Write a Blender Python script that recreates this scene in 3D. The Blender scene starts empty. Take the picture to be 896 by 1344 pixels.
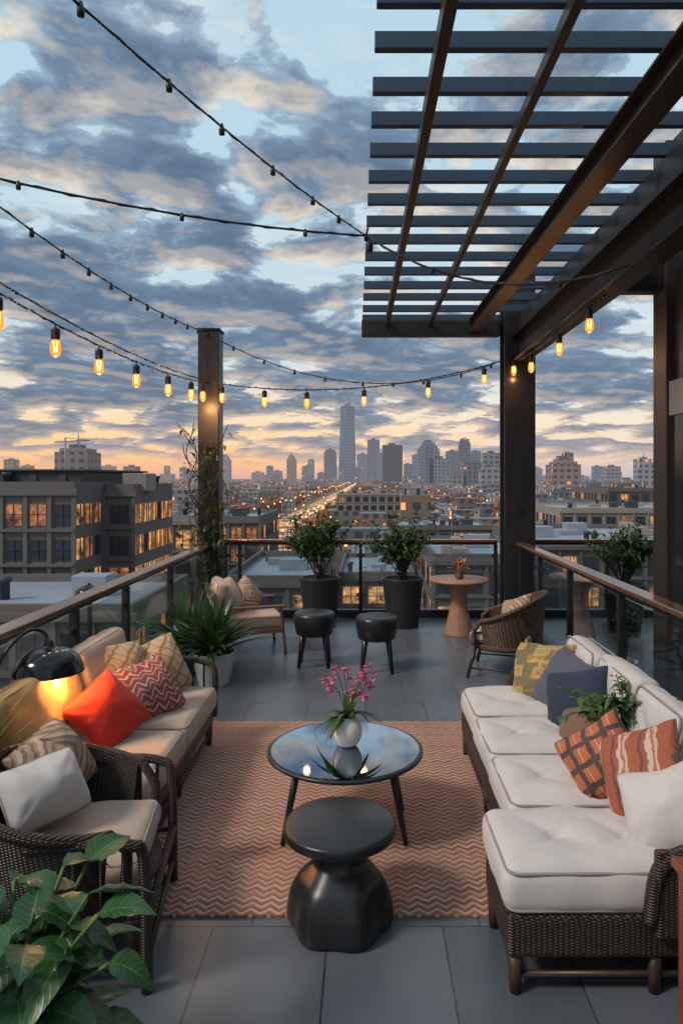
import bpy, bmesh, math, random
from mathutils import Vector, Matrix, noise, Euler
random.seed(11)
R=random.random
def U(a,b): return a+(b-a)*random.random()
S=bpy.context.scene
S.view_settings.view_transform='Standard'
try: S.view_settings.look='None'
except: pass
S.view_settings.exposure=0
F=900.0; H=1.96
# ---------------------------------------------------------------- nodes
class NT:
    def __init__(s,nt): s.nt=nt; nt.nodes.clear()
    def n(s,t,inp=None,**props):
        nd=s.nt.nodes.new(t)
        for k,v in props.items(): setattr(nd,k,v)
        for k,v in (inp or {}).items():
            sk=nd.inputs[k]
            if isinstance(v,bpy.types.NodeSocket): s.nt.links.new(v,sk)
            else: sk.default_value=v
        return nd
    def m(s,op,a,b=0.0,c=None,clamp=False):
        d={0:a,1:b}
        if c is not None: d[2]=c
        nd=s.n('ShaderNodeMath',d,operation=op); nd.use_clamp=clamp
        return nd.outputs[0]
    def mix(s,f,a,b,bt='MIX'):
        return s.n('ShaderNodeMixRGB',{0:f,1:a,2:b},blend_type=bt).outputs[0]
    def ramp(s,f,stops,interp='LINEAR'):
        nd=s.n('ShaderNodeValToRGB',{0:f}); cr=nd.color_ramp; cr.interpolation=interp
        while len(cr.elements)<len(stops): cr.elements.new(0.5)
        for e,(p,c) in zip(cr.elements,stops):
            e.position=p; e.color=c if len(c)==4 else (*c,1)
        return nd.outputs[0]
    def noise(s,vec,scale,detail=4,rough=.5,dist=0):
        return s.n('ShaderNodeTexNoise',{'Vector':vec,'Scale':scale,'Detail':detail,'Roughness':rough,'Distortion':dist}).outputs[0]
    def obj(s): return s.n('ShaderNodeTexCoord').outputs['Object']
    def pos(s): return s.n('ShaderNodeNewGeometry').outputs['Position']
    def xyz(s,v):
        o=s.n('ShaderNodeSeparateXYZ',{0:v}).outputs; return o[0],o[1],o[2]
    def bump(s,h,st=.3,dist=.01):
        return s.n('ShaderNodeBump',{'Height':h,'Strength':st,'Distance':dist}).outputs[0]
    def out(s,sh):
        s.n('ShaderNodeOutputMaterial',{'Surface':sh})
def newmat(name):
    m=bpy.data.materials.new(name); m.use_nodes=True
    return m,NT(m.node_tree)
def c4(c): return (c[0],c[1],c[2],1)
def princ(t,col,rough=.5,metal=0.0,normal=None,extra=None):
    d={'Base Color':col if isinstance(col,bpy.types.NodeSocket) else c4(col),'Roughness':rough,'Metallic':metal}
    if normal is not None: d['Normal']=normal
    if extra: d.update(extra)
    return t.n('ShaderNodeBsdfPrincipled',d).outputs[0]
def pmat(name,col,rough=.5,metal=0.0,var=.25,vs=6,bump=.15,bs=120,bd=.002,rv=.12,extra=None):
    m,t=newmat(name); p=t.obj()
    n1=t.noise(p,vs,5,.6)
    c=t.mix(t.m('MULTIPLY',n1,1.0),c4([x*(1-var) for x in col]),c4([min(1,x*(1+var)) for x in col]))
    r=t.m('ADD',rough-rv/2,t.m('MULTIPLY',t.noise(p,vs*2.3,4),rv))
    b=t.bump(t.noise(p,bs,3),bump,bd)
    t.out(princ(t,c,r,metal,b,extra)); return m
def haze(t,sh,L=8500.0):  # aerial haze painted into the material as emission, stronger with distance from origin
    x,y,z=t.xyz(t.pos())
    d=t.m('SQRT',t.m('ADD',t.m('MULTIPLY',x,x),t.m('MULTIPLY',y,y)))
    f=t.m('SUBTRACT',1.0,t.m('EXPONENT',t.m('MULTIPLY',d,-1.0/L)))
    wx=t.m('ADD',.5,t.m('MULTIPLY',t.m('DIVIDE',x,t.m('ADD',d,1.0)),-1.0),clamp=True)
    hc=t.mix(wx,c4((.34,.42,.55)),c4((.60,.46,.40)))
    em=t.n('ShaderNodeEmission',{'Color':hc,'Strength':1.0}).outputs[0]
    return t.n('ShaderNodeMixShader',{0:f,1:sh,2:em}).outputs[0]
# ---------------------------------------------------------------- mesh
def make(name,parts,parent=None,M=None):
    vs=[];fs=[];mi=[];sm=[];cols=[];mats=[]
    anyc=any(len(p)>4 and p[4] for p in parts)
    for p in parts:
        v,f,mat,s=p[:4]; o=len(vs)
        vs.extend([tuple(a) for a in v]); fs.extend([tuple(i+o for i in q) for q in f])
        if mat not in mats: mats.append(mat)
        k=mats.index(mat); mi.extend([k]*len(f)); sm.extend([s]*len(f))
        if anyc: cols.extend(p[4] if len(p)>4 and p[4] else [(.5,.5,.5,1)]*len(v))
    me=bpy.data.meshes.new(name); me.from_pydata(vs,[],fs)
    for m in mats: me.materials.append(m)
    me.polygons.foreach_set('material_index',mi); me.polygons.foreach_set('use_smooth',sm)
    if anyc:
        a=me.color_attributes.new('Col','FLOAT_COLOR','POINT')
        a.data.foreach_set('color',[x for c in cols for x in c])
    me.update()
    ob=bpy.data.objects.new(name,me); S.collection.objects.link(ob)
    if M is not None: ob.matrix_world=M
    if parent: ob.parent=parent
    return ob
def tf(part,M):
    return ([M@Vector(v) for v in part[0]],)+tuple(part[1:])
def place(loc,rz=0,rx=0,ry=0):
    return Matrix.Translation(Vector(loc))@Euler((rx,ry,rz)).to_matrix().to_4x4()
def box(x0,x1,y0,y1,z0,z1,mat,bev=.006,seg=2):
    bm=bmesh.new(); bmesh.ops.create_cube(bm,size=1)
    for v in bm.verts:
        v.co=Vector(((x0+x1)/2+v.co.x*(x1-x0),(y0+y1)/2+v.co.y*(y1-y0),(z0+z1)/2+v.co.z*(z1-z0)))
    if bev>0: bmesh.ops.bevel(bm,geom=bm.edges[:],offset=bev,segments=seg,affect='EDGES',profile=.5)
    bm.verts.index_update()
    r=([v.co.copy() for v in bm.verts],[[v.index for v in f.verts] for f in bm.faces],mat,False)
    bm.free(); return r
def sbox(x0,x1,y0,y1,z0,z1,mat,col=None):
    v=[(x0,y0,z0),(x1,y0,z0),(x1,y1,z0),(x0,y1,z0),(x0,y0,z1),(x1,y0,z1),(x1,y1,z1),(x0,y1,z1)]
    f=[(0,1,5,4),(1,2,6,5),(2,3,7,6),(3,0,4,7),(4,5,6,7)]
    return (v,f,mat,False,[col]*8 if col else None)
def tube(pts,r,mat,seg=8,closed=False):
    pts=[Vector(p) for p in pts]; n=len(pts)
    rs=r if isinstance(r,(list,tuple)) else [r]*n
    V=[];Fc=[]; prev=None
    for i,p in enumerate(pts):
        if closed: t=(pts[(i+1)%n]-pts[i-1]).normalized()
        else: t=(pts[min(i+1,n-1)]-pts[max(i-1,0)]).normalized()
        if prev is None:
            a=Vector((0,0,1)) if abs(t.z)<.9 else Vector((1,0,0)); u=t.cross(a).normalized()
        else:
            u=prev-t*prev.dot(t)
            u=u.normalized() if u.length>1e-6 else t.orthogonal().normalized()
        prev=u; w=t.cross(u)
        for k in range(seg):
            a=2*math.pi*k/seg; V.append(p+(u*math.cos(a)+w*math.sin(a))*rs[i])
    m=n if closed else n-1
    for i in range(m):
        j=(i+1)%n
        for k in range(seg):
            Fc.append((i*seg+k,i*seg+(k+1)%seg,j*seg+(k+1)%seg,j*seg+k))
    if not closed:
        Fc.append(tuple(range(seg-1,-1,-1))); Fc.append(tuple((n-1)*seg+k for k in range(seg)))
    return (V,Fc,mat,True)
def lathe(prof,mat,c=(0,0,0),seg=36,wob=None,smooth=True):
    V=[];Fc=[]
    for r,z in prof:
        for k in range(seg):
            a=2*math.pi*k/seg; rr=r*(wob(a,z) if wob else 1)
            V.append((c[0]+rr*math.cos(a),c[1]+rr*math.sin(a),c[2]+z))
    for i in range(len(prof)-1):
        for k in range(seg):
            Fc.append((i*seg+k,i*seg+(k+1)%seg,(i+1)*seg+(k+1)%seg,(i+1)*seg+k))
    Fc.append(tuple(range(seg-1,-1,-1))); Fc.append(tuple((len(prof)-1)*seg+k for k in range(seg)))
    return (V,Fc,mat,smooth)
def curve(pts,n=8):
    P=[Vector(p) for p in pts]; P=[P[0]*2-P[1]]+P+[P[-1]*2-P[-2]]; out=[]
    for i in range(1,len(P)-2):
        for k in range(n):
            t=k/n; a,b,c,d=P[i-1],P[i],P[i+1],P[i+2]
            out.append(.5*((2*b)+(c-a)*t+(2*a-5*b+4*c-d)*t*t+(3*b-a-3*c+d)*t**3))
    out.append(P[-2]); return out
def cushion(sx,sy,sz,mat,puff=.025,tufts=(),r=None,seed=0,pipe=None,wr=.004,td=.03):
    r=r or sz*.30; hx,hy,hz=sx/2,sy/2,sz/2
    nx,ny,nz=36,36,6
    def dens(n,h,rr):
        k=3; inner=n-2*k
        a=[-h+rr*i/k for i in range(k)]
        b=[-h+rr+(2*h-2*rr)*i/inner for i in range(inner+1)]
        return a+b+[-x for x in reversed(a)]
    X=dens(nx,hx,r);Y=dens(ny,hy,r);Z=dens(nz+2,hz,r*.999)
    idx={};V=[];Fc=[]
    off=Vector((seed*3.7,seed*1.3,seed*.7))
    def vid(i,j,k):
        key=(i,j,k)
        if key in idx: return idx[key]
        p=Vector((X[i],Y[j],Z[k]))
        q=Vector((max(-hx+r,min(hx-r,p.x)),max(-hy+r,min(hy-r,p.y)),max(-hz+r,min(hz-r,p.z))))
        d=p-q
        if d.length>1e-7: p=q+d.normalized()*r
        u=p.x/hx;v=p.y/hy
        g=max(0,1-u*u)*max(0,1-v*v)
        s=p.z/hz
        p.z+=s*puff*g**.5
        p.x+=(1-s*s)*math.copysign(.010,p.x)*(abs(u)>.8); p.y+=(1-s*s)*math.copysign(.010,p.y)*(abs(v)>.8)
        if s>0:
            for (tx,ty) in tufts:
                dx_,dy_=p.x-tx,p.y-ty; dd=dx_**2+dy_**2; an=math.atan2(dy_,dx_)
                p.z-=s*td*(math.exp(-dd/(.022**2))*.7+.45*math.exp(-dd/(.09**2)))
                fold=max(0,math.cos(2*an+math.pi*.5+(seed%3)*.2))**10+max(0,-math.cos(2*an+math.pi*.5+(seed%3)*.2))**10
                p.z-=s*.013*fold*math.exp(-dd/(.16**2))*min(1,dd/.0009)
        nn=noise.noise(p*6+off)*wr*1.2+noise.noise(Vector((p.x*20,p.y*9,p.z*14))+off)*wr*.35+noise.noise(Vector((p.x*11+p.y*14,p.y*4-p.x*3,p.z*9))+off)*wr*.6
        if p.length>0: p+=Vector((u*.6,v*.6,s)).normalized()*nn
        idx[key]=len(V);V.append(p);return idx[key]
    a,b,c=len(X)-1,len(Y)-1,len(Z)-1
    for i in range(a):
        for j in range(b):
            Fc.append((vid(i,j,c),vid(i+1,j,c),vid(i+1,j+1,c),vid(i,j+1,c)))
            Fc.append((vid(i,j,0),vid(i,j+1,0),vid(i+1,j+1,0),vid(i+1,j,0)))
    for i in range(a):
        for k in range(c):
            Fc.append((vid(i,0,k),vid(i+1,0,k),vid(i+1,0,k+1),vid(i,0,k+1)))
            Fc.append((vid(i,b,k),vid(i,b,k+1),vid(i+1,b,k+1),vid(i+1,b,k)))
    for j in range(b):
        for k in range(c):
            Fc.append((vid(0,j,k),vid(0,j,k+1),vid(0,j+1,k+1),vid(0,j+1,k)))
            Fc.append((vid(a,j,k),vid(a,j+1,k),vid(a,j+1,k+1),vid(a,j,k+1)))
    parts=[(V,Fc,mat,True)]
    if pipe:
        for s in (1,-1):
            zz=s*(hz-r*.30); ee=r*.30-.007; pts=[]
            cr=r*.9
            for (cx,cy,a0) in ((hx-ee-cr,hy-ee-cr,0),(-hx+ee+cr,hy-ee-cr,90),(-hx+ee+cr,-hy+ee+cr,180),(hx-ee-cr,-hy+ee+cr,270)):
                for q in range(5):
                    an=math.radians(a0+q*22.5); pts.append((cx+cr*math.cos(an),cy+cr*math.sin(an),zz))
            parts.append(tube(pts,.0062,pipe,6,True))
        for tx,ty in tufts: parts.append(lathe([(.012,0),(.013,.004),(.008,.009),(.001,.010)],pipe,(tx,ty,hz+puff*.9-td*1.12),10))
    return parts
def pillow(name,mat,loc,normal,size=.42,size2=None,thick=.18,roll=0,seed=0,pipe=None):
    n=28; hw=size/2; hh=(size2 or size)/2; V=[];Fc=[];idx={}
    off=Vector((seed*5.1,seed*2.3,3))
    def vid(i,j,s):
        if i in(0,n) or j in(0,n): s=0
        if (i,j,s) in idx: return idx[(i,j,s)]
        u=-1+2*i/n; v=-1+2*j/n
        u=math.sin(u*math.pi/2)*.35+u*.65; v=math.sin(v*math.pi/2)*.35+v*.65
        x=hw*u*(1-.11*(1-v*v)); y=hh*v*(1-.11*(1-u*u))
        cr=1-.08*(abs(u)*abs(v))**4; x*=cr; y*=cr
        t=thick/2*(max(0,1-u*u)*max(0,1-v*v))**.46*1.1
        z=s*t
        p=Vector((x,y,z))
        w=noise.noise(p*7+off)*.014+noise.noise(p*17+off)*.006
        edge=min(1,3*(1-max(abs(u),abs(v))))
        an=math.atan2(abs(v)-1.15,abs(u)-1.15)
        w+=.006*math.sin(an*15+seed)*(abs(u)*abs(v))**.7
        ra=math.exp(-((u-.15*math.sin(seed))**2)/.03)*max(0,v)*.012
        p.z+=s*(w-ra)*edge; p.x+=noise.noise(Vector((x*5,y*5,seed)))*.018;p.y+=noise.noise(Vector((y*5,x*5,seed+9)))*.018
        p.z+=.035*(u*u*.5)-.02*v*v
        idx[(i,j,s)]=len(V);V.append(p);return idx[(i,j,s)]
    for i in range(n):
        for j in range(n):
            Fc.append((vid(i,j,1),vid(i+1,j,1),vid(i+1,j+1,1),vid(i,j+1,1)))
            Fc.append((vid(i,j,-1),vid(i,j+1,-1),vid(i+1,j+1,-1),vid(i+1,j,-1)))
    parts=[(V,Fc,mat,True)]
    ring=[(i,0) for i in range(n)]+[(n,j) for j in range(n)]+[(i,n) for i in range(n,0,-1)]+[(0,j) for j in range(n,0,-1)]
    parts.append(tube([V[idx[(a,b,0)]] for a,b in ring],.0045,pipe or mat,6,True))
    nz=Vector(normal).normalized(); x=Vector((0,0,1)).cross(nz).normalized(); y=nz.cross(x)
    M=Matrix((x,y,nz)).transposed().to_4x4(); M=Matrix.Translation(Vector(loc))@M@Matrix.Rotation(roll,4,'Z')
    return make(name,parts,None,M)
def leaf(base,d,L,W,droop,mat,n=5,fold=.3,rnd=None,ripple=0,across=2,shape=.8,twist=0):
    d=Vector(d).normalized(); base=Vector(base)
    side=d.cross(Vector((0,0,1)))
    side=side.normalized() if side.length>.05 else Vector((math.cos(rnd or 0),math.sin(rnd or 1),0))
    if twist: side=Matrix.Rotation(twist,3,d)@side
    up=side.cross(d); rnd=R() if rnd is None else rnd
    V=[];C=[];Fc=[];m=across*2
    for i in range(n+1):
        t=i/n; p=base+d*(L*t)+Vector((0,0,-1))*droop*L*t*t
        w=W*.5*max(.02,math.sin(math.pi*min(1,t**shape*.97+.03)))
        for k in range(m+1):
            a=-1+2*k/m
            rp=ripple*w*math.sin(t*26-abs(a)*5)*abs(a)
            V.append(p+side*(w*a)+up*(fold*w*abs(a)+rp)); C.append((a*.5+.5,t,rnd,1))
    q=m+1
    for i in range(n):
        for k in range(m): Fc.append((i*q+k,i*q+k+1,(i+1)*q+k+1,(i+1)*q+k))
    return (V,Fc,mat,True,C)
# ---------------------------------------------------------------- materials
steel=pmat('dark_steel',(.030,.030,.034),.40,.3,.25,3,.1,60)
steel_br=pmat('bronze_steel',(.055,.044,.040),.42,.35,.25,3,.12,60)
slatm=pmat('slat_steel',(.045,.078,.12),.38,.2,.2,3,.1,60)
black=pmat('black_powdercoat',(.016,.017,.020),.32,0,.25,5,.25,160,.002,.16)
blackgl=pmat('black_enamel',(.012,.013,.016),.16,0,.2,5,.05,60,.002,.06)
blackgloss=pmat('black_rubber_cable',(.012,.012,.012),.5,0,.1)
railwood=pmat('rail_cap',(.26,.14,.085),.15,.55,.3,5,.08,60,.002,.14)
whitepot=pmat('white_ceramic',(.68,.66,.62),.3,0,.06,5,.06,40)
greypot=pmat('white_stone_pot',(.55,.54,.52),.6,0,.15,8,.3,70)
darkpot=pmat('dark_pot',(.022,.024,.028),.45,0,.25,7,.2,80)
soil=pmat('soil',(.03,.02,.014),.95,0,.4,30,.8,60,.01)
bark=pmat('bark',(.07,.048,.032),.85,0,.3,30,.6,90,.004)
stone=pmat('concrete',(.26,.25,.24),.8,0,.2,3,.2,60)
def woodmat(name,a,b,sc=6,rough=.4):
    m,t=newmat(name); p=t.obj()
    mp=t.n('ShaderNodeMapping',{'Vector':p,'Scale':(1,1,.12)}).outputs[0]
    n1=t.noise(mp,sc*5,6,.6,1.5); n2=t.noise(p,3,3)
    c=t.mix(t.m('ADD',t.m('MULTIPLY',n1,1.3),-.2,clamp=True),c4(a),c4(b)); c=t.mix(t.m('MULTIPLY',n2,.3),c,c4([x*.6 for x in a]))
    t.out(princ(t,c,rough,0,t.bump(n1,.15,.002))); return m
wood=woodmat('walnut_wood',(.10,.045,.022),(.24,.12,.06))
tablewood=woodmat('table_wood',(.28,.14,.085),(.48,.28,.19))
redwood=woodmat('red_wood',(.17,.04,.02),(.33,.09,.045))
darkwood=woodmat('dark_wood',(.03,.018,.013),(.075,.042,.028))
def wicker(name,a,b,s=75):
    m,t=newmat(name); x,y,z=t.xyz(t.obj())
    u=t.m('MULTIPLY',t.m('ADD',x,y),s*.55); v=t.m('MULTIPLY',z,s)
    alt=t.m('MULTIPLY',t.m('FLOOR',u),math.pi)
    w=t.m('ABSOLUTE',t.m('SINE',t.m('ADD',t.m('MULTIPLY',v,math.pi/1.0),t.m('MULTIPLY',alt,.5))))
    g=t.m('ABSOLUTE',t.m('SINE',t.m('MULTIPLY',u,math.pi)))
    h=t.m('MULTIPLY',w,t.m('POWER',g,.5))
    nn=t.noise(t.obj(),25,3)
    c=t.mix(t.m('MULTIPLY',h,t.m('ADD',nn,.35),clamp=True),c4(a),c4(b))
    t.out(princ(t,c,.42,0,t.bump(h,.9,.006))); return m
wick=wicker('dark_wicker',(.006,.004,.004),(.085,.050,.034),88)
wick2=wicker('brown_rattan',(.02,.010,.006),(.20,.105,.06),60)
def fabric(name,col,var=.06,rough=.9):
    m,t=newmat(name); p=t.obj()
    n1=t.noise(p,5,5,.6); n2=t.noise(p,300,2); n3=t.noise(p,30,4,.6,.6)
    c=t.mix(n1,c4([q*(1-var*2) for q in col]),c4([min(1,q*(1+var)) for q in col]))
    c=t.mix(t.m('MULTIPLY',n2,.16),c,c4([q*.6 for q in col]))
    b=t.bump(n3,.12,.012)
    b2=t.n('ShaderNodeBump',{'Height':n2,'Strength':.3,'Distance':.0015,'Normal':b}).outputs[0]
    t.out(princ(t,c,rough,0,b2,{'Sheen Weight':.12})); return m
cream=fabric('cream_canvas',(.62,.575,.545))
cream2=fabric('warm_beige_canvas',(.48,.365,.285))
pipe_c=fabric('cream_piping',(.30,.27,.25))
tan=fabric('tan_canvas',(.55,.32,.12))
redf=fabric('red_linen',(.62,.035,.018))
navy=fabric('navy_linen',(.020,.032,.062))
greyb=fabric('grey_blue_linen',(.09,.10,.14))
brownf=fabric('brown_linen',(.20,.11,.08))
def pattern(name,fn):
    m,t=newmat(name); p=t.obj(); x,y,z=t.xyz(p)
    wob=t.noise(p,14,3)
    c=fn(t,p,x,y,wob); n2=t.noise(p,260,2); n4=t.noise(p,60,3,.7)
    c=t.mix(t.m('MULTIPLY',n2,.35),c,(.08,.05,.04,1)); c=t.mix(t.m('MULTIPLY',n4,.15),c,(.7,.55,.42,1))
    t.out(princ(t,c,.9,0,t.bump(t.m('ADD',n2,n4),.35,.003))); return m
def f_wave(t,p,x,y,w):
    v=t.m('FRACT',t.m('MULTIPLY',t.m('ADD',y,t.m('ADD',t.m('MULTIPLY',t.m('PINGPONG',x,.045),.8),t.m('MULTIPLY',w,.07))),12))
    return t.ramp(v,[(0,(.30,.025,.02)),(.33,(.60,.46,.36)),(.45,(.45,.06,.04)),(.62,(.14,.018,.02)),(.76,(.65,.52,.42)),(.9,(.38,.04,.03))],'CONSTANT')
def f_must(t,p,x,y,w):
    vo=t.n('ShaderNodeTexVoronoi',{'Vector':p,'Scale':11.0},distance='CHEBYCHEV').outputs
    v=t.m('ADD',t.m('MULTIPLY',vo[0],1.7),t.m('MULTIPLY',w,.35))
    return t.ramp(v,[(0,(.10,.11,.04)),(.30,(.46,.27,.03)),(.52,(.34,.30,.11)),(.66,(.55,.40,.16)),(.80,(.40,.21,.03)),(.95,(.14,.13,.05))],'CONSTANT')
def f_bey(t,p,x,y,w):
    v=t.m('FRACT',t.m('MULTIPLY',t.m('ADD',t.m('ADD',x,y),t.m('MULTIPLY',w,.09)),12))
    h=t.m('FRACT',t.m('MULTIPLY',t.m('ADD',t.m('SUBTRACT',x,y),t.m('MULTIPLY',w,.06)),8))
    a=t.ramp(v,[(0,(.55,.42,.24)),(.5,(.42,.25,.07)),(.7,(.60,.48,.32))],'CONSTANT')
    return t.mix(t.m('GREATER_THAN',h,.80),a,(.30,.17,.06,1))
def f_plaid(t,p,x,y,w):
    xx=t.m('ADD',x,t.m('MULTIPLY',w,.035)); yy=t.m('ADD',y,t.m('MULTIPLY',w,.03))
    a=t.m('LESS_THAN',t.m('FRACT',t.m('MULTIPLY',xx,11)),.26); b=t.m('LESS_THAN',t.m('FRACT',t.m('MULTIPLY',yy,11)),.26)
    m_=t.m('MAXIMUM',a,b)
    base=t.mix(t.noise(p,9,2),(.40,.06,.02,1),(.60,.16,.04,1))
    a2=t.m('LESS_THAN',t.m('FRACT',t.m('ADD',t.m('MULTIPLY',xx,11),.45)),.06)
    base=t.mix(a2,base,(.70,.40,.22,1))
    return t.mix(m_,base,(.018,.012,.016,1))
def f_kilim(t,p,x,y,w):
    v=t.m('FRACT',t.m('MULTIPLY',t.m('ADD',t.m('ADD',t.m('ABSOLUTE',x),t.m('ABSOLUTE',y)),t.m('MULTIPLY',w,.05)),9))
    return t.ramp(v,[(0,(.42,.30,.22)),(.25,(.26,.12,.07)),(.45,(.56,.45,.35)),(.7,(.48,.22,.09)),(.85,(.18,.12,.10))],'CONSTANT')
def f_rust(t,p,x,y,w):
    v=t.m('FRACT',t.m('MULTIPLY',t.m('ADD',x,t.m('MULTIPLY',w,.06)),7))
    return t.ramp(v,[(0,(.38,.065,.025)),(.45,(.07,.028,.03)),(.55,(.33,.05,.025)),(.70,(.62,.50,.40)),(.82,(.50,.12,.05)),(.90,(.60,.45,.34))],'CONSTANT')
def f_stripe(t,p,x,y,w):
    v=t.m('FRACT',t.m('MULTIPLY',x,26))
    return t.ramp(v,[(0,(.60,.57,.55)),(.55,(.10,.10,.12))],'CONSTANT')
p_wave=pattern('red_zigzag_fabric',f_wave);p_must=pattern('mustard_ikat_fabric',f_must);p_bey=pattern('gold_pattern_fabric',f_bey)
p_plaid=pattern('orange_plaid_fabric',f_plaid);p_kilim=pattern('kilim_fabric',f_kilim);p_rust=pattern('rust_stripe_fabric',f_rust);p_stripe=pattern('striped_fabric',f_stripe)
def leafmat(name,a,b,vein,rough=.38,sv=.35):
    m,t=newmat(name); at=t.n('ShaderNodeAttribute',attribute_name='Col'); u,v,r=t.xyz(at.outputs['Vector'])
    cc=t.mix(r,c4(a),c4(b)); cc=t.mix(t.m('MULTIPLY',t.noise(t.obj(),12,3),.5),cc,c4([q*.45 for q in a]))
    au=t.m('ABSOLUTE',t.m('SUBTRACT',u,.5))
    mid=t.m('LESS_THAN',au,.022)
    sd=t.m('POWER',t.m('ABSOLUTE',t.m('SINE',t.m('MULTIPLY',t.m('SUBTRACT',v,t.m('MULTIPLY',au,.45)),26))),14)
    vv=t.m('MAXIMUM',mid,t.m('MULTIPLY',sd,sv))
    cc=t.mix(t.m('MULTIPLY',vv,.6),cc,c4(vein))
    b1=princ(t,cc,rough,0,t.bump(vv,.3,.003))
    tr=t.n('ShaderNodeBsdfTranslucent',{'Color':t.mix(.5,cc,c4(vein))}).outputs[0]
    t.out(t.n('ShaderNodeMixShader',{0:.2,1:b1,2:tr}).outputs[0]); return m
lf_big=leafmat('broad_leaf',(.022,.075,.025),(.06,.17,.05),(.15,.30,.11),.33)
lf_shrub=leafmat('shrub_leaf',(.035,.10,.026),(.12,.20,.045),(.14,.24,.06),.5,.1)
lf_dark=leafmat('dark_leaf',(.02,.065,.02),(.07,.14,.035),(.1,.2,.05),.4,.2)
lf_warm=leafmat('yellow_leaf',(.14,.13,.025),(.32,.26,.05),(.4,.34,.1),.45,.1)
lf_dry=leafmat('vine_leaf',(.05,.08,.02),(.14,.14,.035),(.2,.2,.06),.5,.1)
petal=leafmat('pink_petal',(.50,.07,.18),(.72,.25,.38),(.8,.45,.5),.6,.1)
orangep=leafmat('orange_petal',(.75,.16,.03),(.85,.35,.06),(.9,.5,.2),.6,.1)
def floormat():
    m,t=newmat('porcelain_tile'); p=t.obj()
    br=t.n('ShaderNodeTexBrick',{'Vector':p,'Color1':(.080,.095,.115,1),'Color2':(.122,.140,.164,1),'Mortar':(.018,.019,.022,1),'Scale':1.0,'Mortar Size':.0045,'Mortar Smooth':.1,'Bias':0.0,'Brick Width':.5,'Row Height':.6},offset=.33)
    n1=t.noise(p,2.2,8,.65,.4); n2=t.noise(p,120,3,.7)
    c=t.mix(t.ramp(n1,[(.35,(0,0,0)),(.75,(.5,.5,.5))]),br.outputs[0],(.19,.195,.205,1)); c=t.mix(t.m('MULTIPLY',n2,.45),c,(.04,.045,.055,1))
    r=t.m('ADD',.14,t.m('MULTIPLY',t.noise(p,3.1,6,.65),.36))
    h=t.m('SUBTRACT',t.m('MULTIPLY',n2,.2),br.outputs[1])
    t.out(princ(t,c,r,0,t.bump(h,.4,.003))); return m
tile=floormat()
def rugmat():
    m,t=newmat('chevron_rug'); p=t.obj(); x,y,z=t.xyz(p)
    n1=t.noise(p,3,5,.6); n2=t.noise(p,150,3,.75); n3=t.noise(p,35,4,.6)
    tri=t.m('MULTIPLY',t.m('PINGPONG',t.m('ADD',x,t.m('MULTIPLY',n1,.03)),.042),.85)
    vv=t.m('MULTIPLY',t.m('ADD',y,t.m('ADD',tri,t.m('ADD',t.m('MULTIPLY',n2,.012),t.m('MULTIPLY',n3,.014)))),1/.046)
    fr=t.m('FRACT',vv); row=t.m('FLOOR',vv)
    wn=t.n('ShaderNodeTexWhiteNoise',{'W':row},noise_dimensions='1D').outputs[0]
    base=t.mix(wn,(.34,.11,.06,1),(.48,.20,.12,1))
    lite=t.mix(wn,(.70,.50,.37,1),(.50,.34,.27,1))
    c=t.mix(t.m('GREATER_THAN',fr,.58),base,lite)
    c=t.mix(t.m('MULTIPLY',t.m('LESS_THAN',fr,.20),.85),c,(.10,.045,.04,1))
    c=t.mix(t.m('MULTIPLY',n2,.42),c,(.17,.10,.08,1)); c=t.mix(t.ramp(n1,[(.4,(0,0,0)),(.75,(.35,.35,.35))]),c,(.55,.34,.25,1))
    t.out(princ(t,c,.95,0,t.bump(t.m('ADD',n2,t.m('MULTIPLY',fr,.6)),.8,.006))); return m
rugm=rugmat()
m,t=newmat('railing_glass')
tr=t.n('ShaderNodeBsdfTransparent',{'Color':(.88,.93,.94,1)}).outputs[0]
gl=t.n('ShaderNodeBsdfGlossy',{'Color':(.9,.95,1,1),'Roughness':.015}).outputs[0]
fc=t.n('ShaderNodeLayerWeight',{'Blend':.5}).outputs['Facing']
ff=t.m('ADD',.05,t.m('MULTIPLY',t.m('POWER',fc,4.0),.42))
t.out(t.n('ShaderNodeMixShader',{0:ff,1:tr,2:gl}).outputs[0]); glass=m
m,t=newmat('mirror_glass')
t.out(princ(t,(.36,.42,.50),.03,1.0,t.bump(t.noise(t.obj(),3,2),.02,.002))); mirror=m
def emis(name,col,st):
    m,t=newmat(name); t.out(t.n('ShaderNodeEmission',{'Color':c4(col),'Strength':st}).outputs[0]); return m
fil=emis('filament',(1,.62,.22),18)
m,t=newmat('amber_bulb_glass')
e=t.n('ShaderNodeEmission',{'Color':(1,.38,.08,1),'Strength':1.5}).outputs[0]
tr=t.n('ShaderNodeBsdfTransparent',{'Color':(1,.75,.4,1)}).outputs[0]
gl=t.n('ShaderNodeBsdfGlossy',{'Roughness':.05}).outputs[0]
s1=t.n('ShaderNodeMixShader',{0:.55,1:tr,2:e}).outputs[0]
t.out(t.n('ShaderNodeMixShader',{0:.08,1:s1,2:gl}).outputs[0]); bulbm=m
lampglow=emis('lamp_bulb',(1,.6,.25),12)
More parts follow.
